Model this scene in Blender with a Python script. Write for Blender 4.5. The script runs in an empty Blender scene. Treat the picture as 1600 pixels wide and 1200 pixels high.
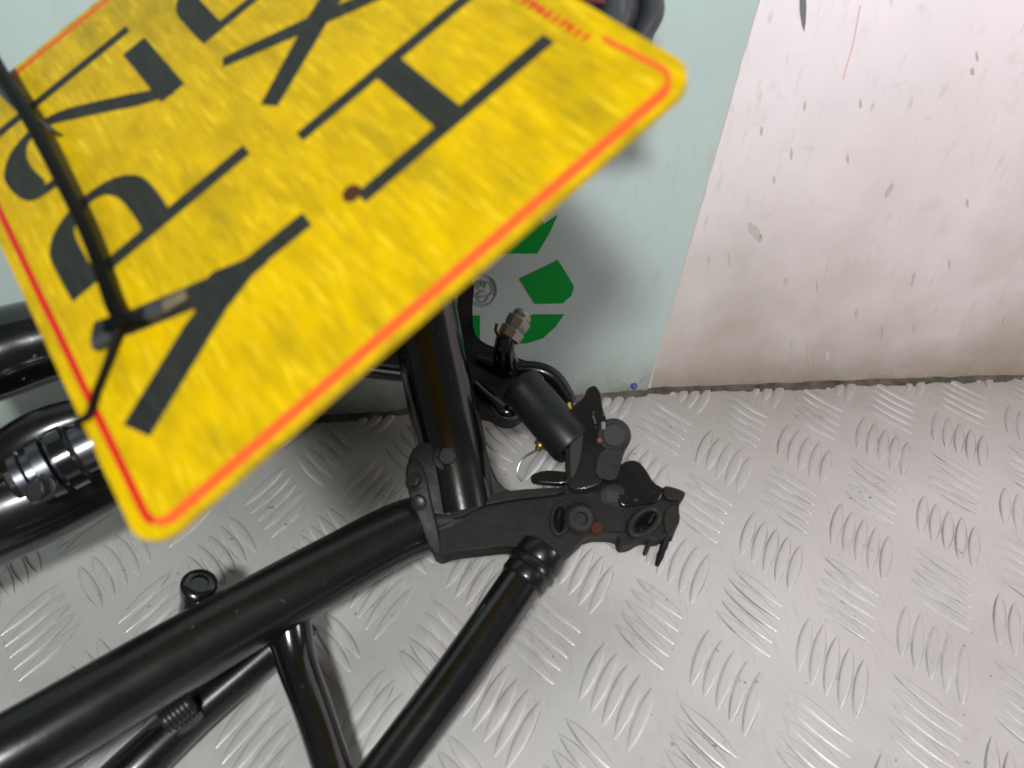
import bpy, bmesh, math, random
from mathutils import Vector, Matrix, noise
random.seed(7)
S = bpy.context.scene
C = S.collection
# ------------------------------------------------------------------ camera
F = 1155.0                       # focal length in photo pixels (1600 wide)
CAMH = 0.38
R = Matrix(((0.99905153, 0.0435436, 0.0),
            (0.02845602, -0.65288658, 0.75692098),
            (0.03295906, -0.75620306, -0.65350641)))   # world = R @ (right, down, forward)
cam_d = bpy.data.cameras.new('camera')
cam = bpy.data.objects.new('camera', cam_d); C.objects.link(cam)
cx, cy, cz = R.col[0], R.col[1], R.col[2]
M = Matrix.Identity(4)
for i in range(3):
    M[i][0] = cx[i]; M[i][1] = -cy[i]; M[i][2] = -cz[i]
M.translation = (0, 0, CAMH)
cam.matrix_world = M
cam_d.sensor_width = 36; cam_d.lens = 36 * F / 1600
cam_d.clip_start = 0.005; cam_d.clip_end = 50
cam_d.dof.use_dof = True
cam_d.dof.focus_distance = 0.52
cam_d.dof.aperture_fstop = 8.5
S.camera = cam
# ------------------------------------------------------------------ world, lamps, exposure
W = bpy.data.worlds.new('World'); S.world = W; W.use_nodes = True
W.node_tree.nodes['Background'].inputs[0].default_value = (0.80, 0.84, 0.86, 1)
W.node_tree.nodes['Background'].inputs[1].default_value = 0.12
def area(name, loc, target, sx, sy, power, col):
    l = bpy.data.lights.new(name, 'AREA'); l.shape = 'RECTANGLE'; l.size = sx; l.size_y = sy
    l.energy = power; l.color = col
    o = bpy.data.objects.new(name, l); C.objects.link(o)
    o.location = loc
    o.rotation_euler = (Vector(target) - Vector(loc)).to_track_quat('-Z', 'Y').to_euler()
    return o
area('ceiling_lamp', (-0.05, -0.26, 0.71), (0.06, 0.40, 0.12), 0.08, 0.06, 7.1, (0.94, 0.98, 0.97))
area('side_fill', (0.80, 0.04, 0.56), (0.45, 0.34, 0.15), 0.22, 0.2, 3.0, (1.0, 0.86, 0.89))  # added fill, placed to brighten the right wall and floor
S.view_settings.view_transform = 'Standard'
S.view_settings.look = 'None'
S.view_settings.exposure = 0.0
S.view_settings.gamma = 1.0

# ------------------------------------------------------------------ helpers
def ray(x, y):
    return R @ Vector(((x - 800) / F, (y - 600) / F, 1.0))
def P(x, y, Z):                                   # point at axial depth Z
    return Vector((0, 0, CAMH)) + ray(x, y) * Z
def on_floor(x, y, z=0.0):
    r = ray(x, y); t = (z - CAMH) / r.z
    return Vector((0, 0, CAMH)) + r * t
def on_plane(x, y, o, n):
    r = ray(x, y); c = Vector((0, 0, CAMH)); t = (o - c).dot(n) / r.dot(n)
    return c + r * t
def put(o, kind=None, label=None, cat=None, group=None, parent=None):
    C.objects.link(o)
    if parent is not None: o.parent = parent
    if kind: o['kind'] = kind
    if label: o['label'] = label
    if cat: o['category'] = cat
    if group: o['group'] = group
    return o
def mesh_obj(name, bm, mats, parent=None, smooth=True, **kw):
    bmesh.ops.recalc_face_normals(bm, faces=bm.faces)
    me = bpy.data.meshes.new(name); bm.to_mesh(me); bm.free()
    for m in (mats if isinstance(mats, (list, tuple)) else [mats]): me.materials.append(m)
    if smooth:
        me.polygons.foreach_set('use_smooth', [True] * len(me.polygons))
        try: me.set_sharp_from_angle(angle=math.radians(38))
        except Exception: pass
    o = bpy.data.objects.new(name, me)
    put(o, parent=parent, **kw)
    if parent is not None: o.matrix_parent_inverse = Matrix.Translation(-parent.location)
    return o
def empty(name, loc, label, cat, **kw):
    o = bpy.data.objects.new(name, None); o.location = loc; o.empty_display_size = 0.02
    return put(o, label=label, cat=cat, **kw)
def bevel(o, w, seg=3, ang=35):
    m = o.modifiers.new('bevel', 'BEVEL'); m.width = w; m.segments = seg
    m.limit_method = 'ANGLE'; m.angle_limit = math.radians(ang); m.harden_normals = False
    return o
def catmull(pts, n):
    out = []
    for i in range(len(pts) - 1):
        p0 = pts[max(i - 1, 0)]; p1 = pts[i]; p2 = pts[i + 1]; p3 = pts[min(i + 2, len(pts) - 1)]
        for k in range(n):
            t = k / n
            out.append(0.5 * ((2 * p1) + (p2 - p0) * t + (2 * p0 - 5 * p1 + 4 * p2 - p3) * t * t + (3 * p1 - p0 - 3 * p2 + p3) * t ** 3))
    out.append(pts[-1]); return out
def sweep(bm, pts, radii, seg=32, cap=True, squash=1.0, up=None, wob=0.0):
    n = len(pts)
    if not isinstance(radii, (list, tuple)): radii = [radii] * n
    t0 = (pts[1] - pts[0]).normalized()
    a = Vector(up) if up else (Vector((0, 0, 1)) if abs(t0.z) < .9 else Vector((1, 0, 0)))
    u = (a - a.dot(t0) * t0).normalized()
    rings = []
    for i in range(n):
        t = (pts[min(i + 1, n - 1)] - pts[max(i - 1, 0)]).normalized()
        u = (u - u.dot(t) * t).normalized(); v = t.cross(u)
        ring = []
        for k in range(seg):
            an = 2 * math.pi * k / seg
            p = pts[i] + (u * math.cos(an) * squash + v * math.sin(an)) * radii[i]
            if wob: p += (u * math.cos(an) + v * math.sin(an)) * wob * noise.noise(p * 90)
            ring.append(bm.verts.new(p))
        rings.append(ring)
    for i in range(n - 1):
        for k in range(seg):
            bm.faces.new((rings[i][k], rings[i][(k + 1) % seg], rings[i + 1][(k + 1) % seg], rings[i + 1][k]))
    if cap:
        bm.faces.new(rings[0][::-1]); bm.faces.new(rings[-1])
    return rings
def tube(name, pts, radii, mat, parent, smoothpath=0, **kw):
    bm = bmesh.new()
    if smoothpath:
        rp = radii if isinstance(radii, (list, tuple)) else [radii] * len(pts)
        rr = catmull([Vector((r, 0, 0)) for r in rp], smoothpath)
        pts = catmull(pts, smoothpath); radii = [r.x for r in rr]
    sk = {k: kw.pop(k) for k in ('seg', 'cap', 'squash', 'up', 'wob') if k in kw}
    sweep(bm, pts, radii, **sk)
    return mesh_obj(name, bm, mat, parent, **kw)
def lathe_pts(a, b, prof):
    """profile list (t along a->b in 0..1, radius) -> pts, radii"""
    return [a + (b - a) * t for t, r in prof], [r for t, r in prof]
def lathe(name, a, b, prof, mat, parent, seg=40, **kw):
    pts, rad = lathe_pts(a, b, prof)
    bm = bmesh.new()
    d = (b - a).normalized()
    up = Vector((0, 0, 1)) if abs(d.z) < .9 else Vector((1, 0, 0))
    u = (up - up.dot(d) * d).normalized(); v = d.cross(u)
    rings = []
    for p, r in zip(pts, rad):
        rings.append([bm.verts.new(p + (u * math.cos(2 * math.pi * k / seg) + v * math.sin(2 * math.pi * k / seg)) * r) for k in range(seg)])
    for i in range(len(rings) - 1):
        for k in range(seg):
            bm.faces.new((rings[i][k], rings[i][(k + 1) % seg], rings[i + 1][(k + 1) % seg], rings[i + 1][k]))
    bm.faces.new(rings[0][::-1]); bm.faces.new(rings[-1])
    return mesh_obj(name, bm, mat, parent, **kw)
def slab(bm, pts, off, mi=0, holes=()):
    """closed prism: outline pts (Vectors), extruded by vector off; optional holes (lists of Vectors)"""
    from mathutils.geometry import tessellate_polygon
    loops = [list(pts)] + [list(h) for h in holes]
    flat = [p for L in loops for p in L]
    tris = tessellate_polygon(loops)
    A = [bm.verts.new(p) for p in flat]; B = [bm.verts.new(p + off) for p in flat]
    for t in tris:
        try:
            bm.faces.new([A[k] for k in t]); bm.faces.new([B[k] for k in reversed(t)])
        except ValueError: pass
    base = 0
    for L in loops:
        n = len(L)
        for k in range(n):
            bm.faces.new((A[base + k], A[base + (k + 1) % n], B[base + (k + 1) % n], B[base + k]))
        base += n
    for f in list(bm.faces):
        if f.calc_area() < 1e-12: bm.faces.remove(f)
def smooth_poly(pts, n=4, rounds=1):
    """corner-cut a 2D outline"""
    for _ in range(rounds):
        out = []
        m = len(pts)
        for i in range(m):
            a = pts[i]; b = pts[(i + 1) % m]
            out.append((a[0] * .78 + b[0] * .22, a[1] * .78 + b[1] * .22))
            out.append((a[0] * .22 + b[0] * .78, a[1] * .22 + b[1] * .78))
        pts = out
    return pts
class Pl:            # a plane through three (x, y, depth) samples
    def __init__(s, a, b, c):
        A, B, Cc = P(*a), P(*b), P(*c)
        s.o = A; s.n = (B - A).cross(Cc - A).normalized()
        if s.n.dot(ray(a[0], a[1])) > 0: s.n = -s.n      # towards the viewer
    def at(s, x, y, lift=0.0): return on_plane(x, y, s.o + s.n * lift, s.n)
def cast(name, outline, pl, thick, mat, parent, holes=(), lift=0.0, bev=0.002, rounds=1, seg=3, **kw):
    bm = bmesh.new()
    ol = smooth_poly(outline, rounds=rounds) if rounds else outline
    slab(bm, [pl.at(x, y, lift) for x, y in ol], -pl.n * thick, holes=[[pl.at(x, y, lift) for x, y in h] for h in holes])
    o = mesh_obj(name, bm, mat, parent, **kw)
    if bev: bevel(o, bev, seg)
    return o
def ellipse(cx, cy, a, b, rot=0, n=24):
    r = math.radians(rot)
    return [(cx + a * math.cos(t) * math.cos(r) - b * math.sin(t) * math.sin(r), cy + a * math.cos(t) * math.sin(r) + b * math.sin(t) * math.cos(r)) for t in [2 * math.pi * k / n for k in range(n)]]

# ------------------------------------------------------------------ materials
def mat(name, col, rough=0.5, metal=0.0, spec=0.5, coat=0.0, coat_r=0.1):
    m = bpy.data.materials.new(name); m.use_nodes = True
    b = m.node_tree.nodes['Principled BSDF']
    b.inputs['Base Color'].default_value = (*col, 1); b.inputs['Roughness'].default_value = rough
    b.inputs['Metallic'].default_value = metal
    b.inputs['Specular IOR Level'].default_value = spec
    b.inputs['Coat Weight'].default_value = coat; b.inputs['Coat Roughness'].default_value = coat_r
    return m
class N:
    def __init__(s, m): s.t = m.node_tree; s.b = s.t.nodes['Principled BSDF']
    def new(s, ty, **kw):
        n = s.t.nodes.new(ty)
        for k, v in kw.items():
            if k in n.inputs.keys() if hasattr(n.inputs, 'keys') else False: n.inputs[k].default_value = v
            else: setattr(n, k, v)
        return n
    def l(s, a, b): s.t.links.new(a, b)
    def coord(s, scale=(1, 1, 1), rot=(0, 0, 0)):
        c = s.new('ShaderNodeTexCoord'); mp = s.new('ShaderNodeMapping')
        mp.inputs['Scale'].default_value = scale; mp.inputs['Rotation'].default_value = rot
        s.l(c.outputs['Object'], mp.inputs[0]); return mp.outputs[0]
    def noise(s, vec, scale, detail=4, rough=.55, dist=0):
        n = s.new('ShaderNodeTexNoise'); n.inputs['Scale'].default_value = scale
        n.inputs['Detail'].default_value = detail; n.inputs['Roughness'].default_value = rough
        n.inputs['Distortion'].default_value = dist
        s.l(vec, n.inputs['Vector']); return n.outputs[0]
    def ramp(s, fac, stops):
        r = s.new('ShaderNodeValToRGB'); e = r.color_ramp.elements
        while len(e) < len(stops): e.new(.5)
        for i, (p, c) in enumerate(stops):
            e[i].position = p; e[i].color = (*c, 1) if isinstance(c, tuple) else (c, c, c, 1)
        s.l(fac, r.inputs[0]); return r.outputs[0]
    def mix(s, fac, a, b, mode='MIX'):
        m = s.new('ShaderNodeMix'); m.data_type = 'RGBA'; m.blend_type = mode
        for sock, v in ((m.inputs[0], fac), (m.inputs[6], a), (m.inputs[7], b)):
            if isinstance(v, (int, float)): sock.default_value = v
            elif isinstance(v, tuple): sock.default_value = (*v, 1)
            else: s.l(v, sock)
        return m.outputs[2]
    def math(s, op, a, b=None):
        m = s.new('ShaderNodeMath'); m.operation = op
        for i, v in enumerate((a, b)):
            if v is None: continue
            if isinstance(v, (int, float)): m.inputs[i].default_value = v
            else: s.l(v, m.inputs[i])
        return m.outputs[0]
    def bump(s, h, strength=.3, dist=.001):
        b = s.new('ShaderNodeBump'); b.inputs['Strength'].default_value = strength; b.inputs['Distance'].default_value = dist
        s.l(h, b.inputs['Height']); s.l(b.outputs[0], s.b.inputs['Normal'])
def maprange(n, v, a, b, c, d):
    m = n.new('ShaderNodeMapRange'); n.l(v, m.inputs[0])
    for i, x in enumerate((a, b, c, d)): m.inputs[i + 1].default_value = x
    return m.outputs[0]

def wall_mat(name, base, tint, FILM_SHADE=.16):
    m = mat(name, base, .38, 0, .5); n = N(m)
    v = n.coord()
    big = n.noise(v, 9, 4, .6)
    c = n.mix(n.ramp(big, [(.35, 0.0), (.7, 1.0)]), base, tint)
    # grime that thickens towards the floor line (wear, low band only)
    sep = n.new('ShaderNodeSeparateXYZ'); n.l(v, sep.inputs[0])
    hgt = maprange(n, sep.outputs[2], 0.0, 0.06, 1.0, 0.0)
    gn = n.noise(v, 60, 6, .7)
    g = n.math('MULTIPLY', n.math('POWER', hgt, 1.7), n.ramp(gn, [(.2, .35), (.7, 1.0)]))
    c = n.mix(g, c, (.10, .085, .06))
    h2 = maprange(n, sep.outputs[2], 0.0, 0.29, 1.0, 0.0)  # broad film: brown grime together with painted falloff of light
    film_shade = n.math('MULTIPLY', n.math('POWER', h2, .95), FILM_SHADE)
    c = n.mix(n.math('MULTIPLY', film_shade, n.ramp(n.noise(v, 14, 5, .6), [(.25, .55), (.75, 1.0)])), c, (.27, .225, .165))
    # scattered vertical scuffs
    vs = n.coord((1, 1, .28))
    sc = n.noise(vs, 150, 3, .5)
    patch = n.noise(v, 16, 2, .5)
    sm = n.math('MULTIPLY', n.ramp(sc, [(.63, 0.0), (.74, 1.0)]), n.ramp(patch, [(.42, 0.0), (.62, .55)]))
    c = n.mix(sm, c, (.40, .37, .32))
    f2 = n.noise(n.coord((1, 1, .12)), 330, 4, .6)
    m2 = n.math('MULTIPLY', n.ramp(f2, [(.56, 0.0), (.72, 1.0)]), n.ramp(n.noise(v, 11, 3, .6), [(.45, 0.0), (.65, .45)]))
    c = n.mix(m2, c, (.36, .33, .28))
    bl = n.math('MULTIPLY', n.ramp(n.noise(v, 75, 4, .6), [(.58, 0.0), (.78, 1.0)]), .30)
    c = n.mix(bl, c, (.42, .38, .32))
    n.l(c, n.b.inputs['Base Color'])
    n.l(maprange(n, gn, .3, .7, .32, .5), n.b.inputs['Roughness'])
    n.bump(n.noise(v, 35, 3, .5), .10, .002)
    return m
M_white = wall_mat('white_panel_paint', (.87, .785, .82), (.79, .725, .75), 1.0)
M_green = wall_mat('pale_green_plastic', (.44, .53, .51), (.40, .49, .47))
M_edge = mat('panel_edge', (.22, .26, .22), .6)
M_scuff = mat('scuff_dark', (.16, .16, .17), .6)
M_scuff2 = mat('scuff_grey', (.46, .43, .40), .6)
M_pink = mat('pink_pencil', (.72, .40, .44), .7)

def floor_mat():
    m = mat('tread_aluminium', (.62, .60, .59), .42, .35, .4); n = N(m)
    v = n.coord()
    a = n.noise(v, 7, 5, .6)
    c = n.mix(n.ramp(a, [(.3, 0.0), (.7, 1.0)]), (.62, .60, .585), (.50, .485, .465))
    scr = n.noise(n.coord((1, .12, 1), (0, 0, .7)), 420, 3, .6)
    c = n.mix(n.math('MULTIPLY', n.ramp(scr, [(.55, 0.0), (.75, 1.0)]), .35), c, (.40, .37, .34))
    spk = n.noise(v, 230, 2, .5)
    spm = n.noise(v, 28, 2, .5)
    c = n.mix(n.math('MULTIPLY', n.ramp(spk, [(.68, 0.0), (.74, 1.0)]), n.ramp(spm, [(.45, 0.0), (.6, .7)])), c, (.12, .10, .08))
    st = n.noise(v, 16, 6, .7, .6)
    c = n.mix(n.math('MULTIPLY', n.ramp(st, [(.55, 0.0), (.75, 1.0)]), .3), c, (.46, .43, .34))
    # corner shade painted into the floor colour, darker towards the wall
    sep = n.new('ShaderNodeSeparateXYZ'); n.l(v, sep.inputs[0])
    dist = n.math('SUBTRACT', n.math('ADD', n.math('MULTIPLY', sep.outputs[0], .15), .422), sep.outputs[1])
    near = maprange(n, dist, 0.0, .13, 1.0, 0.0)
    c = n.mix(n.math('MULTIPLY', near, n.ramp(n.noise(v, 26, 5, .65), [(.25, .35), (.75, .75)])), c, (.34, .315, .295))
    n.l(c, n.b.inputs['Base Color'])
    n.l(maprange(n, n.noise(v, 45, 5, .65), .3, .7, .33, .52), n.b.inputs['Roughness'])
    n.bump(n.noise(v, 300, 3, .6), .15, .0006)
    return m
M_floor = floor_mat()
def grime_mat():
    m = mat('joint_grime', (.045, .04, .03), .85); n = N(m); v = n.coord()
    n.l(n.ramp(n.noise(v, 90, 5, .7), [(.3, (.02, .018, .014)), (.7, (.12, .10, .075))]), n.b.inputs['Base Color']); return m
M_grime = grime_mat()

def black_paint(name, col=(.012, .012, .013), r=.22, sp=.4, ct=.3):
    m = mat(name, col, r, 0, sp, ct * 1.5, .09); n = N(m); v = n.coord()
    a = n.noise(v, 40, 5, .65)
    c = n.ramp(a, [(.3, col), (.8, tuple(x * 1.9 for x in col))])
    fl = n.math('MULTIPLY', n.ramp(n.noise(v, 330, 2, .5), [(.70, 0.0), (.76, 1.0)]), n.ramp(n.noise(v, 30, 2, .5), [(.48, 0.0), (.62, .8)]))
    c = n.mix(fl, c, (.14, .13, .12))
    c = n.mix(n.math('MULTIPLY', n.ramp(n.noise(v, 18, 5, .7), [(.5, 0.0), (.8, 1.0)]), .35), c, (.020, .018, .015))
    n.l(c, n.b.inputs['Base Color'])
    n.l(maprange(n, n.noise(v, 60, 5, .6), .3, .75, r * .9, r * 1.25), n.b.inputs['Roughness'])
    n.bump(n.noise(v, 500, 2, .5), .04, .0005)
    return m
M_black = black_paint('gloss_black_paint', (.0026, .0026, .0028), .17, .5, .35)
M_satin = black_paint('satin_black_paint', (.0038, .0034, .0033), .27, .35, .15)
def cast_mat():
    m = mat('dull_cast_black', (.02, .018, .016), .62, 0, .28); n = N(m); v = n.coord()
    n.l(n.ramp(n.noise(v, 55, 6, .7), [(.3, (.007, .0063, .0057)), (.6, (.013, .0115, .0102)), (.85, (.026, .023, .020))]), n.b.inputs['Base Color'])
    n.l(maprange(n, n.noise(v, 90, 4), .3, .7, .45, .72), n.b.inputs['Roughness'])
    n.bump(n.noise(v, 260, 4, .6), .25, .0012)
    return m
M_cast = cast_mat()
M_rubber = mat('black_rubber', (.005, .006, .007), .42, 0, .35)
M_steel = mat('bright_steel', (.15, .15, .17), .33, 1.0); 
M_zinc = mat('worn_zinc', (.38, .35, .34), .38, .9)
M_dull = mat('dull_steel', (.045, .043, .043), .42, .7)
M_gold = mat('brass', (.20, .13, .04), .4, .8)
M_yel = mat('yellow_paint_mark', (.36, .26, .02), .6)
M_rust = mat('rust', (.05, .016, .007), .85, 0, .2)
M_redp = mat('red_plastic', (.10, .008, .010), .5)
M_lobe = mat('grey_rubber', (.022, .020, .021), .65, 0, .25)
M_blue = mat('blue_screw_cap', (.03, .06, .22), .4)
M_sgreen = mat('green_vinyl', (.0, .27, .030), .5, 0, .15)
M_mark = mat('grey_ink', (.24, .27, .25), .5)
M_cable = mat('black_cable', (.0025, .0024, .0024), .5, 0, .1)
M_tie = mat('grey_tie', (.035, .037, .042), .4, 0, .3)

def plate_mat():
    m = mat('yellow_reflective_sheet', (.56, .33, .0), .5, 0, .12, .0, .2); n = N(m)
    v = n.coord((1, 1, 1))
    vs = n.coord((.07, 1, 1))
    vb = n.coord((.35, 1, 1))
    a = n.noise(vs, 900, 3, .6)
    b = n.noise(vb, 130, 5, .7)
    c0 = n.mix(n.ramp(b, [(.40, 0.0), (.72, 1.0)]), (.51, .325, .0), (.33, .215, .001))
    c1 = n.mix(n.math('MULTIPLY', n.ramp(a, [(.54, 0.0), (.70, 1.0)]), .7), c0, (.74, .52, .02))
    c2 = n.mix(n.math('MULTIPLY', n.ramp(n.noise(vs, 600, 2, .6), [(.52, 0.0), (.70, 1.0)]), .55), c1, (.34, .21, .004))
    d = n.noise(vb, 55, 5, .65)
    c3 = n.mix(n.math('MULTIPLY', n.ramp(d, [(.50, 0.0), (.68, 1.0)]), .75), c2, (.24, .165, .005))
    n.l(c3, n.b.inputs['Base Color'])
    n.l(maprange(n, b, .3, .7, .28, .45), n.b.inputs['Roughness'])
    n.bump(n.noise(vs, 500, 3), .06, .0005)
    return m
M_plate = plate_mat()
def letter_mat():
    m = mat('plate_lettering', (.015, .015, .015), .5, 0, .25); n = N(m)
    n.l(n.ramp(n.noise(n.coord((.1, 1, 1)), 500, 3, .6), [(.3, (.010, .0115, .0105)), (.75, (.024, .025, .021))]), n.b.inputs['Base Color']); return m
M_letter = letter_mat()
M_red = mat('red_border', (.45, .012, .008), .4, 0, .3)
M_orange = mat('orange_border', (.56, .085, .015), .4, 0, .3)

# ------------------------------------------------------------------ the floor: tread plate with real raised bars
U = Vector((60.6, 10.9, 0)) / 1000; V = Vector((15.5, -76.8, 0)) / 1000
O0 = Vector((153.0, 367.3, 0)) / 1000
vdir = Vector((-.434, -.90, 0)).normalized(); hdir = Vector((.68, -.73, 0)).normalized()
bm = bmesh.new()
FX0, FX1, FY0, FY1 = -.75, .95, -.15, .60
g = 26
grid = [[bm.verts.new((FX0 + (FX1 - FX0) * i / g, FY0 + (FY1 - FY0) * j / g, 0)) for j in range(g + 1)] for i in range(g + 1)]
for i in range(g):
    for j in range(g):
        bm.faces.new((grid[i][j], grid[i + 1][j], grid[i + 1][j + 1], grid[i][j + 1]))
def bar(c, d, L, w, h):
    d = d.normalized(); s = Vector((-d.y, d.x, 0))
    nL, nW = 12, 8
    rows = []
    for i in range(nL + 1):
        t = -1 + 2 * i / nL
        ww = w * .5 * max(0.0, 1 - abs(t) ** 2.1)
        hh = h * max(0.0, (1 - abs(t) ** 3.0))
        if i in (0, nL):
            rows.append([bm.verts.new(c + d * (t * L / 2) + Vector((0, 0, -.0003)))]); continue
        row = []
        for k in range(nW + 1):
            q = -1 + 2 * k / nW
            prof = max(0.0, 1 - abs(q) ** 4.5)
            row.append(bm.verts.new(c + d * (t * L / 2) + s * (q * ww) + Vector((0, 0, hh * prof - .0001))))
        rows.append(row)
    for i in range(nL):
        a, b = rows[i], rows[i + 1]
        if len(a) == 1:
            for k in range(nW): bm.faces.new((a[0], b[k + 1], b[k]))
        elif len(b) == 1:
            for k in range(nW): bm.faces.new((a[k], a[k + 1], b[0]))
        else:
            for k in range(nW):
                f = bm.faces.new((a[k], a[k + 1], b[k + 1], b[k]))
                if k in (0, nW - 1): f.material_index = 1
for i in range(-16, 18):
    for j in range(-4, 9):
        for kind in (0, 1):
            c = O0 + U * i + V * j + ((U - V) * .5 if kind else Vector())
            if not (-.62 < c.x < .62 and -.05 < c.y < .56): continue
            if kind == 0:
                for k in range(-2, 3):
                    bar(c + hdir * .0086 * k, vdir, .0425 * random.uniform(.95, 1.03), .0079, .0014)
            else:
                for k in range(-2, 3):
                    bar(c + vdir * .0088 * k, hdir, .041 * random.uniform(.95, 1.03), .0079, .0014)
M_crease = mat('tread_crease_tone', (.30, .27, .24), .7, 0, .2)  # edge faces of the bars, a darker patchy tone
_n = N(M_crease); _v = _n.coord()
_n.l(_n.ramp(_n.noise(_v, 22, 4, .6), [(.38, (.27, .25, .23)), (.60, (.54, .52, .50))]), _n.b.inputs['Base Color'])
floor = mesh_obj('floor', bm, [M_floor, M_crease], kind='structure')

# ------------------------------------------------------------------ wall panels
SEAM = on_floor(1010, 614)
gd = Vector((-.255, -.0475, 0)).normalized()          # green panel runs this way (to the left)
wd = Vector((.315, .038, 0)).normalized()             # white panel runs this way (to the right)
gn = Vector((gd.y, -gd.x, 0)); gn = gn if gn.y < 0 else -gn
wn = Vector((wd.y, -wd.x, 0)); wn = wn if wn.y < 0 else -wn
class WP:
    def __init__(s, o, n): s.o, s.n = o, n
    def at(s, x, y, lift=0.0): return on_plane(x, y, s.o + s.n * lift, s.n)
GW = WP(SEAM, gn); WW = WP(SEAM - wn * .0022, wn)
def panel(name, start_low, start_up, d, nrm, L, H, th, mats, label, cat, marks=()):
    bm = bmesh.new()
    z0 = Vector((0, 0, .0012))
    a = start_low + z0; b = start_low + d * L + z0; c = b + Vector((0, 0, H))
    dd = start_up
    fr = [a, b, c, dd]
    vs = [bm.verts.new(p) for p in fr]; bk = [bm.verts.new(p - nrm * th) for p in fr]
    bm.faces.new(vs); bm.faces.new(bk[::-1])
    for i in range(4):
        f = bm.faces.new((vs[i], vs[(i + 1) % 4], bk[(i + 1) % 4], bk[i])); f.material_index = 1
    for pts, mi in marks:
        q = [bm.verts.new(p) for p in pts]; f = bm.faces.new(q); f.material_index = mi
    return mesh_obj(name, bm, mats, None, smooth=False, label=label, cat=cat)
up_px = GW.at(1185, 0); dirup = (up_px - SEAM)
topz = .62
seam_top = SEAM + dirup * (topz / dirup.z)
green = panel('wall_panel', SEAM, seam_top, gd, gn, .95, topz, .0022, [M_green, M_edge],
              'pale green wall sheet carrying the green recycling arrows behind the black frame', 'wall panel')
def blotch(x, y, a, b, rot, n=14, jag=.25, lift=.0003):
    pts = ellipse(x, y, a, b, rot, n)
    pts = [(x + (px - x) * random.uniform(1 - jag, 1 + jag), y + (py - y) * random.uniform(1 - jag, 1 + jag)) for px, py in pts]
    return [WW.at(px, py, lift) for px, py in pts]
marks = [([WW.at(*p, .0003) for p in ((1249, -14), (1259, -14), (1260, 10), (1259, 34), (1256.5, 50), (1253, 38), (1250, 20))], 2)]
for x, y, a, b, r, k in ((1258, 165, 2, 10, 8, 3), (1527, 88, 2.2, 9, -8, 3), (1390, 298, 4, 13, 32, 3), (1180, 362, 8, 16, -35, 3), (1188, 372, 5, 8, 0, 3),
                         (1264, 555, 1.6, 17, -8, 3), (1428, 435, 3, 12, 14, 3), (1240, 538, 4, 9, 0, 3), (1293, 555, 5, 8, 10, 3), (1380, 520, 2, 12, 8, 3),
                         (1430, 514, 5, 9, 0, 3), (1484, 413, 2, 8, 0, 3), (1229, 440, 4, 7, 0, 3), (1278, 450, 1.6, 11, -5, 3), (1339, 490, 2.5, 8, 0, 3),
                         (1512, 317, 2, 8, 0, 3), (1345, 162, 2.5, 8, 0, 3), (1190, 205, 2.5, 8, 5, 3), (1237, 240, 2, 10, 4, 3), (1325, 248, 2, 8, 0, 3),
                         (1520, 112, 4, 6, 0, 3), (1210, 281, 2, 7, 0, 3), (1108, 406, 3, 8, 0, 3), (1140, 405, 1.5, 12, -8, 3), (1571, 500, 3, 10, 12, 3)):
    marks.append((blotch(x, y, a * .8, b * .9, r), k))
marks.append(([WW.at(*p, .0003) for p in ((1344, 8), (1345.5, 8), (1334, 70), (1318, 124), (1316.8, 124), (1332.5, 70))], 4))
sl = []; sr = []
for k in range(60):
    t = k / 59; x = 1188 - 178 * t; y = -10 + 622 * t
    w = 2.2 + 2.0 * noise.noise(Vector((0, k * .35, 3))) + 1.5 * t
    sl.append(WW.at(x - 4, y, .0003)); sr.append(WW.at(x + max(.8, w), y, .0003))
marks.append((sl + sr[::-1], 3))
W0 = SEAM - wn * .0022 - wd * .25
white = panel('wall_panel', W0, W0 + Vector((0, 0, topz)), wd, wn, 1.2, topz, .003, [M_white, M_edge, M_scuff, M_scuff2, M_pink],
              'off-white scuffed wall sheet to the right of the pale green one', 'wall panel', marks)
# grime packed in the joint between sheets and floor: part of the floor's own build-up
bm = bmesh.new()
def bead(start, d, nrm, L, n):
    prev = None
    for i in range(n + 1):
        p = start + d * (L * i / n)
        w = .0042 + .0030 * noise.noise(p * 45) + .0014 * noise.noise(p * 190)
        h = .0026 + .0016 * noise.noise(p * 60 + Vector((5, 0, 0)))
        ring = [bm.verts.new(p + nrm * .0002 + Vector((0, 0, h + .001))), bm.verts.new(p + nrm * max(.0012, w * .5) + Vector((0, 0, h * .6))), bm.verts.new(p + nrm * max(.002, w) + Vector((0, 0, .0001))), bm.verts.new(p - nrm * .004 + Vector((0, 0, .0001)))]
        if prev:
            for k in range(3): bm.faces.new((prev[k], prev[k + 1], ring[k + 1], ring[k]))
        prev = ring
bead(SEAM, gd, gn, .55, 500); bead(SEAM - wn * .0022, wd, wn, .6, 500)
mesh_obj('floor_grime', bm, M_grime, kind='stuff')
# screw cap
sc = GW.at(990, 602); 
lathe('screw_cap', sc - gn * .001, sc + gn * .0035, [(0, .0023), (.5, .0026), (.75, .0022), (.92, .0014), (1, .0004)], M_blue, None, seg=20,
      label='small blue screw cap low on the pale green wall sheet', cat='screw cap')

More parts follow.
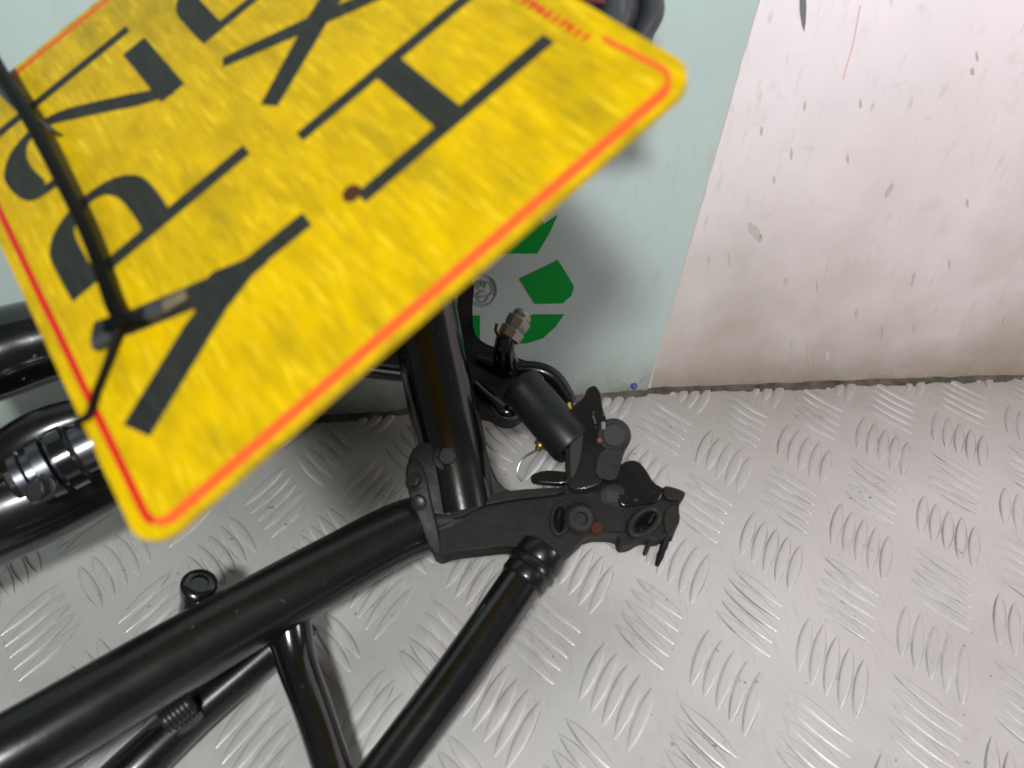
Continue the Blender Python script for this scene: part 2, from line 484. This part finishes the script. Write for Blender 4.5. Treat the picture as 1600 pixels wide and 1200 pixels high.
# ------------------------------------------------------------------ recycling sign on the green sheet
sg = empty('recycling_sign', GW.at(812, 450), 'green recycling arrows with a small round grey emblem printed on the pale green sheet', 'sign')
def decal(name, pts, m, lift=.0006):
    bm = bmesh.new(); slab(bm, [GW.at(x, y, lift) for x, y in pts], -gn * .0005)
    return mesh_obj(name, bm, m, sg, smooth=False)
decal('arrow', [(725, 396), (782, 330), (800, 305), (830, 318), (842, 336), (851, 351), (871, 337), (859, 364), (840, 396)], M_sgreen)
decal('arrow', [(812, 436), (872, 407), (885, 427), (897, 448), (893, 462), (879, 474), (836, 475)], M_sgreen)
decal('arrow', [(834, 492), (881, 492), (868, 511), (848, 529), (822, 537), (806, 536), (790, 524), (800, 505)], M_sgreen)
decal('arrow', [(722, 494), (750, 494), (750, 536), (738, 524)], M_sgreen)
def ring_px(cx, cy, ro, ri, m, a0=0, a1=360, name='emblem', ry=1.15):
    bm = bmesh.new(); n = 40; prev = None
    full = a1 - a0 >= 360
    vs = []
    for k in range(n + (0 if full else 1)):
        t = math.radians(a0 + (a1 - a0) * k / n)
        vs.append((bm.verts.new(GW.at(cx + ro * math.cos(t), cy + ro * ry * math.sin(t), .0007)), bm.verts.new(GW.at(cx + ri * math.cos(t), cy + ri * ry * math.sin(t), .0007))))
    for k in range(len(vs) - (0 if full else 1)):
        a, b = vs[k], vs[(k + 1) % len(vs)]
        bm.faces.new((a[0], b[0], b[1], a[1]))
    return bm
bm = ring_px(754, 454, 22, 20, M_mark)
for args in ((750, 452, 12, 9.5, 60, 330), (760, 452, 11, 8.5, 200, 470), (754, 464, 9, 6.5, 0, 300), (752, 446, 7, 5, 120, 400)):
    b2 = ring_px(*args[:4], M_mark, args[4], args[5]); me = bpy.data.meshes.new('t'); b2.to_mesh(me); b2.free(); bm.from_mesh(me); bpy.data.meshes.remove(me)
mesh_obj('emblem', bm, M_mark, sg, smooth=False)
b2 = ring_px(754, 454, 22.5, 19, M_scuff, -50, 20)  # darker arc on part of the emblem ring
mesh_obj('emblem_dark_stroke', b2, M_scuff, sg, smooth=False)

# ------------------------------------------------------------------ number plate
PC = dict(TL=(-.07947339, .09640244, .24493376), TR=(-.20393856, .25167468, .2717918), BL=(.03773514, .17836108, .32518924))
pTL, pTR, pBL = (Vector(PC[k]) for k in ('TL', 'TR', 'BL'))
pX = (pTR - pTL).normalized(); pY = (pBL - pTL); pY = (pY - pY.dot(pX) * pX).normalized()
pN = pX.cross(pY)
if pN.dot(pTL - Vector((0, 0, CAMH))) > 0: pN = -pN         # towards the viewer
pm = Matrix.Identity(4)
for i in range(3): pm[i][0] = pX[i]; pm[i][1] = pY[i]; pm[i][2] = pN[i]
pm.translation = pTL
def q(x, y, z=0.0): return Vector((x / 1000, y / 1000, z / 1000))      # plate millimetres
plate = bpy.data.objects.new('number_plate', None); plate.matrix_world = pm; plate.empty_display_size = .02
put(plate, label='yellow two-row number plate reading YP21 HXD hanging tilted in front of the black frame', cat='number plate')
def pobj(name, bm, m, **kw):
    bmesh.ops.recalc_face_normals(bm, faces=bm.faces)
    me = bpy.data.meshes.new(name); bm.to_mesh(me); bm.free(); me.materials.append(m)
    o = bpy.data.objects.new(name, me); C.objects.link(o); o.parent = plate
    for k, v in kw.items(): o[k] = v
    return o
def rrect(x0, y0, x1, y1, r, n=10):
    out = []
    for (cx_, cy_, a) in ((x1 - r, y0 + r, -90), (x1 - r, y1 - r, 0), (x0 + r, y1 - r, 90), (x0 + r, y0 + r, 180)):
        for k in range(n + 1):
            t = math.radians(a + 90 * k / n); out.append((cx_ + r * math.cos(t), cy_ + r * math.sin(t)))
    return out
bm = bmesh.new()
hole = [q(x, y) for x, y in ellipse(57.5, 26, 2.2, 2.2, 0, 20)]
hole2 = [q(x, y) for x, y in ellipse(41.6, 87.2, 1.6, 1.6, 0, 16)]
slab(bm, [q(x, y) for x, y in rrect(-2.6, -.2, 202, 164.5, 9)], Vector((0, 0, -.0022)), holes=[hole, hole2])
pb = pobj('backing', bm, M_plate)
bevel(pb, .0005, 2)
def loop_strip(bm, outer, inner, z):
    a = [bm.verts.new(q(x, y, z)) for x, y in outer]; b = [bm.verts.new(q(x, y, z)) for x, y in inner]
    for i in range(len(a) - 1): bm.faces.new((a[i], a[i + 1], b[i + 1], b[i]))
def line(name, pts, w, m, z=.12):
    bm = bmesh.new(); strip(bm, pts, w, z); return pobj(name, bm, m)
def strip(bm, pts, ws, z):
    """flat stroke of varying width, a closed thin solid"""
    n = len(pts)
    if not isinstance(ws, (list, tuple)): ws = [ws] * n
    L, Rr = [], []
    for i in range(n):
        a = Vector(pts[max(i - 1, 0)]); b = Vector(pts[min(i + 1, n - 1)])
        t = (b - a).normalized(); s = Vector((-t.y, t.x)) * ws[i] / 2
        p = Vector(pts[i]); L.append(p + s); Rr.append(p - s)
    lo, hi = 0.0, z
    A = [(bm.verts.new(q(*p, hi)), bm.verts.new(q(*p, lo))) for p in L]; B = [(bm.verts.new(q(*p, hi)), bm.verts.new(q(*p, lo))) for p in Rr]
    for i in range(n - 1):
        bm.faces.new((A[i][0], A[i + 1][0], B[i + 1][0], B[i][0]))
        bm.faces.new((A[i][0], A[i + 1][0], A[i + 1][1], A[i][1])); bm.faces.new((B[i][0], B[i + 1][0], B[i + 1][1], B[i][1]))
    bm.faces.new((A[0][0], B[0][0], B[0][1], A[0][1])); bm.faces.new((A[-1][0], B[-1][0], B[-1][1], A[-1][1]))
def cm(pts, n=6): return [tuple(v[:2]) for v in catmull([Vector((*p, 0)) for p in pts], n)]
# border line: broad orange-red along the near side, thin red along the top
rr = rrect(.6, 4.2, 198, 160, 6, 8)
# corner list order: top-right, bottom-right, bottom-left, top-left
nC = 9
tr, br, bl, tl = rr[:nC], rr[nC:2 * nC], rr[2 * nC:3 * nC], rr[3 * nC:]
line('border_line', bl[4:] + tl[:6], [1.2, 1.8, 2.6, 3.0, 3.2] + [3.2, 3.0, 2.6, 2.2, 1.8, 1.4], M_orange)
line('border_line', tl[5:] + tr[:5], 2.0, M_red, .13)
line('border_line', tr[4:] + br[:5], 2.6, M_orange, .12)
line('border_line', [(26, 158.8)] + [bl[0], bl[1], bl[2], bl[3], bl[4]][0:5], [1.6, 1.6, 1.6, 1.5, 1.4, 1.3], M_orange, .13)
def letter(fn):
    bm = bmesh.new(); fn(bm); return pobj('letter', bm, M_letter)
def R_(bm, x0, y0, x1, y1, z=.15): strip(bm, [(x0, (y0 + y1) / 2), (x1, (y0 + y1) / 2)], y1 - y0, z)
def L_Y(bm):
    strip(bm, [(27.5, 11.0), (40, 36), (45.5, 50)], [9.6, 9.6, 7], .15); strip(bm, [(65, 12.5), (58, 23), (47, 47)], [6, 8, 8], .20); strip(bm, [(46.2, 38), (46, 47), (45.4, 55), (45, 60)], [9, 13, 6.4, 5.6], .3)
    strip(bm, [(46, 44), (45, 74.5)], 5.6, .25)
def L_P(bm):
    R_(bm, 79.8, 11.5, 84.6, 74.5)
    path = cm([(82, 16.2), (92, 16.0), (103, 16.6), (109.6, 21.5), (112, 29), (110, 36.5), (103.5, 41.5), (94, 42.8), (82, 42.6)])
    ws = []
    for i, p in enumerate(path):
        a = Vector(path[max(i - 1, 0)]); b = Vector(path[min(i + 1, len(path) - 1)]); t = (b - a).normalized()
        ws.append(4.2 + 5.2 * abs(t.x) ** 2)
    strip(bm, path, ws, .20)
def L_2(bm):
    path = cm([(129.5, 24), (131, 18.5), (139, 15.6), (150, 15), (158, 19.5), (160.5, 27), (158, 34.5), (151, 43), (142, 53), (134, 61.5), (128, 70)])
    ws = []
    for i, p in enumerate(path):
        a = Vector(path[max(i - 1, 0)]); b = Vector(path[min(i + 1, len(path) - 1)]); t = (b - a).normalized()
        ws.append(4.2 + 5.4 * abs(t.x) ** 3)
    strip(bm, path, ws, .15); R_(bm, 126.5, 64.2, 162, 73.4, .20)
def L_1(bm): R_(bm, 171.2, 13, 175.4, 71)
def L_H(bm):
    R_(bm, 36, 88, 40.6, 151); R_(bm, 69.4, 87.5, 73.6, 151); R_(bm, 40, 114, 70, 122.6, .2)
def L_X(bm):
    strip(bm, [(91, 87.5), (108.5, 117), (126, 150.5)], [6.5, 8.5, 8], .15); strip(bm, [(122, 86.5), (110, 111), (90, 150.5)], [4.4, 6, 5], .2)
def L_D(bm):
    R_(bm, 136.6, 86.2, 140.8, 150.5)
    path = cm([(137, 90.6), (150, 90.6), (163, 92), (171, 101), (173, 118), (171, 136), (163, 145), (150, 146.2), (137, 146.2)])
    ws = []
    for i, p in enumerate(path):
        a = Vector(path[max(i - 1, 0)]); b = Vector(path[min(i + 1, len(path) - 1)]); t = (b - a).normalized()
        ws.append(4.2 + 5 * abs(t.x) ** 2)
    strip(bm, path, ws, .2)
for f_ in (L_Y, L_P, L_2, L_1, L_H, L_X, L_D): letter(f_)
# unreadable small red maker's print along the bottom edge
bm = bmesh.new()
xx = 30.0
while xx < 64:
    w = random.uniform(2.0, 3.0); y0 = 156.6 - (xx - 30) * .01
    strip(bm, [(xx, y0 - 1.3), (xx, y0 + 1.3)], w * .55, .15)
    if random.random() < .7: strip(bm, [(xx + w * .2, y0 + random.choice((-1, 0, 1))), (xx + w, y0 + random.choice((-1, 0, 1)))], .7, .2)
    xx += w + .7
pobj('small_print', bm, M_red)
bm = bmesh.new()   # rust stain and eyelet round the second hole
sweep(bm, [q(41.6, 87.2, -.2), q(41.6, 87.2, .3), q(41.6, 87.2, .5)], [.0028, .0026, .0014], seg=20)
pobj('rivet', bm, M_rust)

# ------------------------------------------------------------------ cable and tie that carry the plate
hp = plate.matrix_world @ q(57.5, 26, 0)
def PLP(x, y, z): return pm @ q(x, y, z)
cab = empty('black_cable', hp, 'thick black cable running down the plate from the top left to its upper hole', 'cable')
def Zp(x, y, lift):      # axial depth of the plate plane lifted by mm
    p = on_plane(x, y, pTL + pN * lift / 1000, pN); return p
pts = [Zp(-60, 10, 10), Zp(0, 112, 9), Zp(48, 190, 8), Zp(100, 290, 7), Zp(138, 370, 6), Zp(163, 440, 5), Zp(184, 488, 3.2), Zp(206, 500, 2.6), Zp(232, 492, 2.2)]
tube('cable', pts, [.0028, .0024, .0022, .0019, .0018, .0018, .0022, .0019, .0016], M_cable, cab, smoothpath=8, seg=20)
tube('tie_loop', [Zp(192, 496, 3.0), Zp(183, 520, 2.5), Zp(168, 565, 1.8), Zp(150, 612, 1.6), Zp(138, 648, 1.6), PLP(42.5, -.9, .5), PLP(42.5, -1.2, -3), PLP(46, 5, -4.5), PLP(57, 24, -4)],
     [.0017, .0011, .0009, .0009, .0009, .0009, .0009, .0009, .0009], M_cable, cab, smoothpath=6, seg=14)
# tie head lying across, dark, with a paler end
def box_between(name, a, b, w, h, nrm, m, par, bev=.0004):
    bm = bmesh.new(); d = (b - a).normalized(); s = d.cross(nrm).normalized()
    vs = [bm.verts.new(p + s * sx * w / 2 + nrm * sz * h / 2) for p in (a, b) for sx, sz in ((-1, -1), (1, -1), (1, 1), (-1, 1))]
    for f in ((0, 1, 2, 3), (7, 6, 5, 4), (0, 4, 5, 1), (1, 5, 6, 2), (2, 6, 7, 3), (3, 7, 4, 0)): bm.faces.new([vs[i] for i in f])
    o = mesh_obj(name, bm, m, par); bevel(o, bev, 2); return o
box_between('tie_head', Zp(167, 513, 3), Zp(200, 500, 3), .0036, .0034, pN, M_cable, cab)
box_between('clip', Zp(146, 540, 2), Zp(184, 520, 2), .0034, .002, pN, M_tie, cab)
box_between('clip', Zp(228, 492, 2.2), Zp(254, 482, 2.2), .0036, .0028, pN, M_tie, cab)
box_between('clip', Zp(252, 482, 1.6), Zp(292, 458, 1.4), .0034, .0016, pN, mat('worn_tie_end', (.11, .085, .05), .5), cab)
tube('tie_tail', [Zp(-60, 70, 9), Zp(-10, 128, 7.5), Zp(34, 172, 6), Zp(84, 204, 4.5)], [.0016, .0016, .0014, .0008], M_tie, cab, smoothpath=6, seg=12, squash=.6)

# ------------------------------------------------------------------ motorcycle frame
fr = empty('motorcycle_frame', P(700, 820, .42), 'black motorcycle frame of welded tubes and castings lying on the tread plate floor', 'motorcycle frame')
# main tube
tube('main_tube', [P(-160, 1270, .285), P(0, 1188, .300), P(300, 1012, .345), P(520, 888, .382), P(640, 826, .402), P(720, 812, .408)],
     [.0172, .0172, .0172, .0168, .0164, .0150], M_satin, fr, smoothpath=8, seg=56)
# upright tube
tube('upright_tube', [P(640, 350, .44), P(664, 500, .432), P(688, 620, .424), P(710, 720, .415), P(726, 800, .408)], [.0200, .0198, .0196, .0192, .0186], M_black, fr, smoothpath=8, seg=56)
# lower strut
tube('lower_strut', [P(835, 880, .388), P(722, 1045, .362), P(607, 1200, .338), P(520, 1318, .318)], [.0114, .0117, .0112, .0110], M_black, fr, smoothpath=8, seg=44)
lathe('strut_collar', P(852, 858, .392), P(812, 914, .383), [(0, .0105), (.05, .0128), (.35, .0136), (.42, .0126), (.5, .0138), (.6, .0139), (.66, .0126), (.85, .0128), (.95, .0120), (1, .0105)], M_satin, fr)
# short post
tube('short_post', [P(448, 960, .372), P(462, 1030, .364), P(490, 1110, .350), P(519, 1200, .336), P(560, 1330, .315)], [.0120, .0098, .0090, .0087, .0087], M_black, fr, smoothpath=8, seg=40)
# rear tube behind the main tube
tube('rear_tube', [P(480, 965, .388), P(398, 1035, .375), P(300, 1118, .360), P(212, 1200, .345), P(110, 1300, .330)], [.0095, .0098, .0105, .0115, .0115], M_satin, fr, smoothpath=8, seg=40)
# threaded boss on the rear tube
bs = P(252, 1132, .338); be = P(302, 1094, .345)
prof = [(0, .0030)]
for k in range(7):
    t = .05 + k * .13; prof += [(t, .0052), (t + .045, .0060), (t + .05, .0060), (t + .09, .0052)]
prof += [(1, .0034)]
lathe('threaded_boss', bs, be, prof, M_dull, fr, seg=28)
cast('boss_bracket', [(225, 1140), (255, 1120), (310, 1105), (322, 1118), (300, 1140), (262, 1160), (238, 1160)], Pl((225, 1140, .346), (322, 1110, .352), (270, 1160, .345)), .004, M_satin, fr, bev=.0012)
# stub behind the main tube
lathe('stub_pipe', P(300, 968, .388), P(312, 910, .366), [(0, .0076), (.78, .0076), (.82, .0088), (.95, .0088), (.98, .0078), (1, .006), (1.0, .0045), (.96, .004), (.96, .001)], M_black, fr)
# long cross tube running behind the plate
tube('cross_tube', [P(-140, 590, .36), P(-20, 560, .372), P(60, 535, .382), P(220, 500, .40), P(420, 520, .42), P(560, 545, .435), P(680, 560, .445)],
     [.0225, .0225, .022, .019, .017, .0165, .016], M_black, fr, smoothpath=8, seg=48)
# lower swinging mass on the left
tube('pivot_housing', [P(-160, 870, .355), P(-40, 815, .365), P(60, 775, .375), P(180, 722, .39), P(300, 660, .405), P(420, 610, .42)],
     [.0275, .0260, .0245, .0215, .019, .016], M_satin, fr, smoothpath=8, seg=48)
a, b = P(30, 752, .338), P(158, 690, .352)
lathe('clamp_ring', P(92, 722, .3435), P(120, 708, .3465), [(0, .0128), (.1, .0152), (.9, .0152), (1, .0128)], M_black, fr)
lathe('bolt_head', P(14, 760, .336), P(34, 750, .3385), [(0, .0050), (.2, .0078), (.9, .0080), (1, .0070)], M_dull, fr, seg=6)
lathe('pivot_barrel', a, b, [(0, .0100), (.02, .0128), (.12, .0130), (.15, .0112), (.24, .0112), (.26, .0142), (.40, .0146), (.44, .0120), (.5, .0112), (.62, .0116), (.64, .0130), (.70, .0130), (.73, .0112), (1, .0112)], M_steel, fr)
def hexbolt(name, c, ax, r, h, m, par, washer=True):
    ax = ax.normalized(); bm = bmesh.new()
    up = Vector((0, 0, 1)) if abs(ax.z) < .9 else Vector((1, 0, 0))
    u = (up - up.dot(ax) * ax).normalized(); v = ax.cross(u)
    pts = [c + (u * math.cos(math.radians(60 * k + 12)) + v * math.sin(math.radians(60 * k + 12))) * r for k in range(6)]
    slab(bm, pts, ax * h)
    if washer: sweep(bm, [c - ax * h * .15, c + ax * h * .12], r * 1.35, seg=28)
    o = mesh_obj(name, bm, m, par); bevel(o, r * .1, 2); return o
vdir_ = (Vector((0, 0, CAMH)) - P(75, 700, .34)).normalized()
hexbolt('bolt', P(66, 762, .330), (vdir_ + Vector((-.5, -.25, .1))), .0046, .006, M_dull, fr)
tube('housing_ridge', [P(-60, 742, .352), P(10, 712, .355), P(60, 682, .358), P(110, 660, .362), P(190, 640, .37)], [.012, .0125, .0125, .011, .009], M_satin, fr, smoothpath=6, seg=28)

# head gusset, left of the casting
GP = Pl((640, 700, .398), (760, 700, .404), (690, 860, .388))
cast('gusset', [(640, 706), (660, 690), (690, 694), (716, 716), (760, 742), (770, 780), (745, 800), (712, 812), (702, 862), (680, 868), (664, 836), (652, 790), (634, 750)], GP, .006, M_cast, fr, bev=.0022)
cast('weld_lug', [(632, 728), (648, 712), (664, 735), (672, 775), (688, 840), (690, 868), (674, 866), (654, 812), (640, 778)], GP, .007, M_cast, fr, lift=.004, bev=.0028)
hexbolt('bolt', GP.at(696, 716, .001), GP.n + Vector((.2, 0, .2)), .0050, .006, M_dull, fr)
hexbolt('bolt', GP.at(648, 752, .004), GP.n + Vector((-.5, 0, .3)), .0040, .004, M_dull, fr)
lathe('bolt_washer', GP.at(655, 785, .003), GP.at(652, 787, .006), [(0, .0042), (.8, .0040), (1, .003)], M_dull, fr, seg=20)
cast('web_plate', [(738, 630), (752, 650), (764, 720), (782, 760), (812, 772), (780, 800), (738, 812), (720, 790)], GP, .006, M_satin, fr, lift=-.006, bev=.002)
# big dull casting
CP = Pl((700, 820, .392), (1060, 790, .405), (880, 880, .384))
outl = [(690, 812), (700, 800), (750, 780), (800, 769), (880, 764), (889, 738), (912, 724), (950, 716), (966, 728), (980, 719), (997, 720), (1009, 735), (1019, 752), (1034, 762), (1050, 764),
        (1060, 764), (1069, 770), (1067, 779), (1061, 786), (1062, 815), (1050, 831), (1030, 842), (1010, 838), (1003, 840), (986, 850), (970, 851), (966, 834), (919, 834), (900, 853), (872, 876), (864, 902), (850, 880), (836, 862), (800, 852), (752, 857), (709, 862), (690, 870), (676, 862), (672, 830)]
h1 = ellipse(1009, 815, 21, 10, -38, 20); h2 = ellipse(874, 811, 9, 20, 6, 20)
cast('blind_backing', [(850, 785), (900, 780), (1030, 785), (1036, 820), (1000, 832), (900, 838), (860, 840)], CP, .005, M_black, fr, lift=-.0085, bev=.001)
cast('dropout_casting', outl, CP, .013, M_cast, fr, holes=[h1, h2], bev=.0026, seg=4)
cast('casting_rib', [(700, 800), (748, 776), (800, 765), (880, 760), (884, 771), (802, 780), (752, 790), (712, 812)], CP, .007, M_cast, fr, lift=.0035, bev=.002)
# raised eye round the axle hole
def eye(name, cx_, cy_, a, b, rot, lift, rad, m):
    e = ellipse(cx_, cy_, a, b, rot, 32); e.append(e[0])
    return tube(name, [CP.at(x, y, lift) for x, y in e], rad, m, fr, seg=12)
eye('axle_eye', 1007, 816, 27, 16, -38, .0008, .0020, M_cast)
eye('slot_lip', 875, 811, 13, 24, 6, .0004, .0012, M_cast)
lathe('boss', CP.at(905, 812, -.002), CP.at(908, 810, .0045), [(0, .0090), (.7, .0086), (.85, .0076), (1, .0064), (1, .0035), (.7, .003)], M_cast, fr)
lathe('boss', CP.at(956, 778, -.002), CP.at(957, 777, .0022), [(0, .0085), (.6, .0080), (.8, .0064), (.85, .0040), (1, .0038)], M_cast, fr)
lathe('rusty_stud', CP.at(931, 826, -.001), CP.at(933, 825, .003), [(0, .0040), (.7, .0038), (1, .0028)], M_rust, fr, seg=18)
cast('casting_lobe', [(962, 770), (964, 736), (978, 719), (998, 719), (1011, 735), (1022, 754), (1040, 764), (1030, 784), (1000, 788), (970, 792)], CP, .008, M_satin, fr, lift=.0025, bev=.003)
# adjuster lugs and pin at the casting's far tip
cast('tip_lug', [(1036, 758), (1056, 762), (1072, 769), (1068, 780), (1050, 782), (1038, 776)], CP, .010, M_cast, fr, lift=.003, bev=.0014)
cast('tip_lug', [(1044, 788), (1060, 790), (1064, 812), (1054, 832), (1040, 834), (1036, 806)], CP, .012, M_cast, fr, lift=.002, bev=.002)
lathe('adjuster_pin', CP.at(1048, 824, -.004), P(1026, 884, .405), [(0, .0030), (.3, .0030), (.33, .0020), (.5, .0023), (.6, .0019), (.75, .0021), (1, .0012)], M_rubber, fr, seg=18)
lathe('adjuster_pin', CP.at(1018, 838, -.004), P(1006, 868, .405), [(0, .0016), (.9, .0013), (1, .0005)], M_rubber, fr, seg=12)

# rear bracket group, behind the casting
BP = Pl((740, 560, .455), (890, 640, .445), (790, 650, .438))
cast('rear_bracket', [(715, 430), (742, 438), (738, 478), (740, 520), (756, 536), (784, 546), (800, 556), (842, 570), (866, 582), (882, 606), (900, 628), (886, 668), (866, 664), (842, 640), (822, 644), (806, 656), (786, 656), (768, 644), (735, 642), (715, 600)], BP, .012, M_cast, fr, bev=.003, seg=4)
tube('bracket_fold', [BP.at(x, y, .001) for x, y in ((746, 560), (790, 575), (838, 578), (868, 592), (892, 626))], [.003, .0045, .0052, .005, .004], M_satin, fr, smoothpath=6, seg=20)
tube('bracket_fold', [BP.at(x, y, .002) for x, y in ((742, 600), (772, 628), (794, 645), (812, 640))], [.003, .0042, .0046, .003], M_black, fr, smoothpath=6, seg=20)
# post and worn knob
tube('knob_post', [BP.at(792, 575, 0), P(788, 550, .445), P(790, 528, .443)], [.0085, .0066, .0058], M_black, fr, smoothpath=4, seg=24)
lathe('knob', P(792, 532, .444), P(820, 487, .445), [(0, .0052), (.1, .0074), (.35, .0080), (.42, .0066), (.5, .0076), (.72, .0078), (.8, .0060), (.9, .0062), (1, .0042)], M_zinc, fr, seg=8)
tube('knob_spring', [P(776, 506, .446), P(774, 516, .445), P(780, 528, .444)], .0010, M_gold, fr, seg=8)
# rubber peg cylinder
lathe('peg_cylinder', P(812, 602, .432), P(898, 700, .410), [(0, .0105), (.03, .0132), (.12, .0136), (.15, .0128), (.6, .0130), (.95, .0130), (1, .0118)], M_rubber, fr)
lathe('yellow_mark', P(889, 629, .4165), P(892, 643, .4165), [(0, .0006), (.1, .0010), (.9, .0010), (1, .0006)], M_yel, fr, seg=12)
# brass pin below the cylinder
lathe('pin', P(852, 680, .424), P(840, 704, .424), [(0, .0022), (.4, .0022), (.45, .0036), (.7, .0038), (.75, .0024), (1, .0018)], M_gold, fr, seg=16)
lathe('pin', P(862, 678, .424), P(852, 704, .424), [(0, .0018), (.5, .0018), (.55, .0026), (.9, .0026), (1, .0012)], M_zinc, fr, seg=16)
# upright caliper bracket
KP = Pl((890, 740, .398), (940, 640, .410), (975, 700, .400))
cast('upright_bracket', [(884, 762), (882, 700), (885, 655), (894, 634), (912, 622), (917, 606), (930, 601), (938, 612), (942, 640), (948, 655), (946, 690), (938, 720), (942, 756), (910, 766)], KP, .010, M_satin, fr, bev=.0026, seg=4)
cast('upright_rib', [(888, 690), (900, 680), (912, 672), (910, 700), (902, 736), (890, 752)], KP, .006, M_lobe, fr, lift=.003, bev=.0018)
lathe('rubber_cap', KP.at(956, 682, -.010), KP.at(960, 680, .004), [(0, .0086), (.3, .0096), (.7, .0095), (.86, .0084), (.92, .0062), (1, .0058)], M_lobe, fr)
cast('cap_arm', [(930, 745), (934, 712), (946, 700), (972, 704), (982, 690), (986, 676), (972, 712), (968, 735), (960, 752)], KP, .008, M_cast, fr, lift=.001, bev=.0018)
tube('glint_sliver', [KP.at(926, 650, .003), KP.at(930, 662, .003)], .0008, M_steel, fr, seg=8)  # bright slivers modelled in place of glints on the bracket
tube('glint_sliver', [KP.at(942, 660, .004), KP.at(943, 672, .004)], .0014, M_zinc, fr, seg=8)
lathe('red_stud', KP.at(934, 688, 0), KP.at(937, 688, .004), [(0, .0018), (1, .0014)], M_redp, fr, seg=12)
cast('wire_clip', [(828, 742), (850, 734), (884, 736), (896, 748), (880, 756), (850, 754), (830, 752)], Pl((828, 742, .412), (896, 748, .408), (860, 756, .408)), .005, M_satin, fr, bev=.0012)
tube('wire', [P(846, 700, .425), P(818, 716, .42), P(808, 738, .418), P(816, 752, .416)], .0007, M_zinc, fr, smoothpath=6, seg=8)

# ------------------------------------------------------------------ folded rubber behind the plate's far corner
bm = bmesh.new()
prof = [(880, -60), (905, -10), (925, 20), (948, 6), (968, 24), (985, 4), (1002, 30), (1018, 4)]
base = P(960, 30, .30)
rings = []
for j in range(14):
    t = j / 13
    row = []
    yy = -90 + 200 * t
    edge = 1034 - 18 * math.exp(-((yy - 62) / 30) ** 2) + 4 * math.sin(yy * .06)
    for i in range(25):
        s = i / 24
        x = 870 + (edge - 870) * s
        z = .285 + .006 * math.sin(s * 17 + t * 1.5) + .003 * math.sin(s * 31 + 2) + .012 * (s - .5) ** 2 * 4
        row.append(bm.verts.new(P(x, yy, z)))
    rings.append(row)
for j in range(13):
    for i in range(24): bm.faces.new((rings[j][i], rings[j][i + 1], rings[j + 1][i + 1], rings[j + 1][i]))
o = mesh_obj('rubber_flap', bm, mat('dark_grey_rubber', (.035, .037, .042), .5, 0, .4), label='dark grey folded rubber flap peeping out behind the far corner of the yellow plate', cat='rubber flap')
sm_ = o.modifiers.new('thick', 'SOLIDIFY'); sm_.thickness = .004; sm_.offset = 0
ss = o.modifiers.new('sub', 'SUBSURF'); ss.levels = 1; ss.render_levels = 2
t_ = tube('red_tab', [P(880, -16, .268), P(915, -4, .268), P(944, 3, .270)], [.0030, .0032, .0012], M_redp, None, seg=16, squash=.6)
t_['label'] = 'small dark red tab at the top edge above the plate\'s red print'; t_['category'] = 'tab'
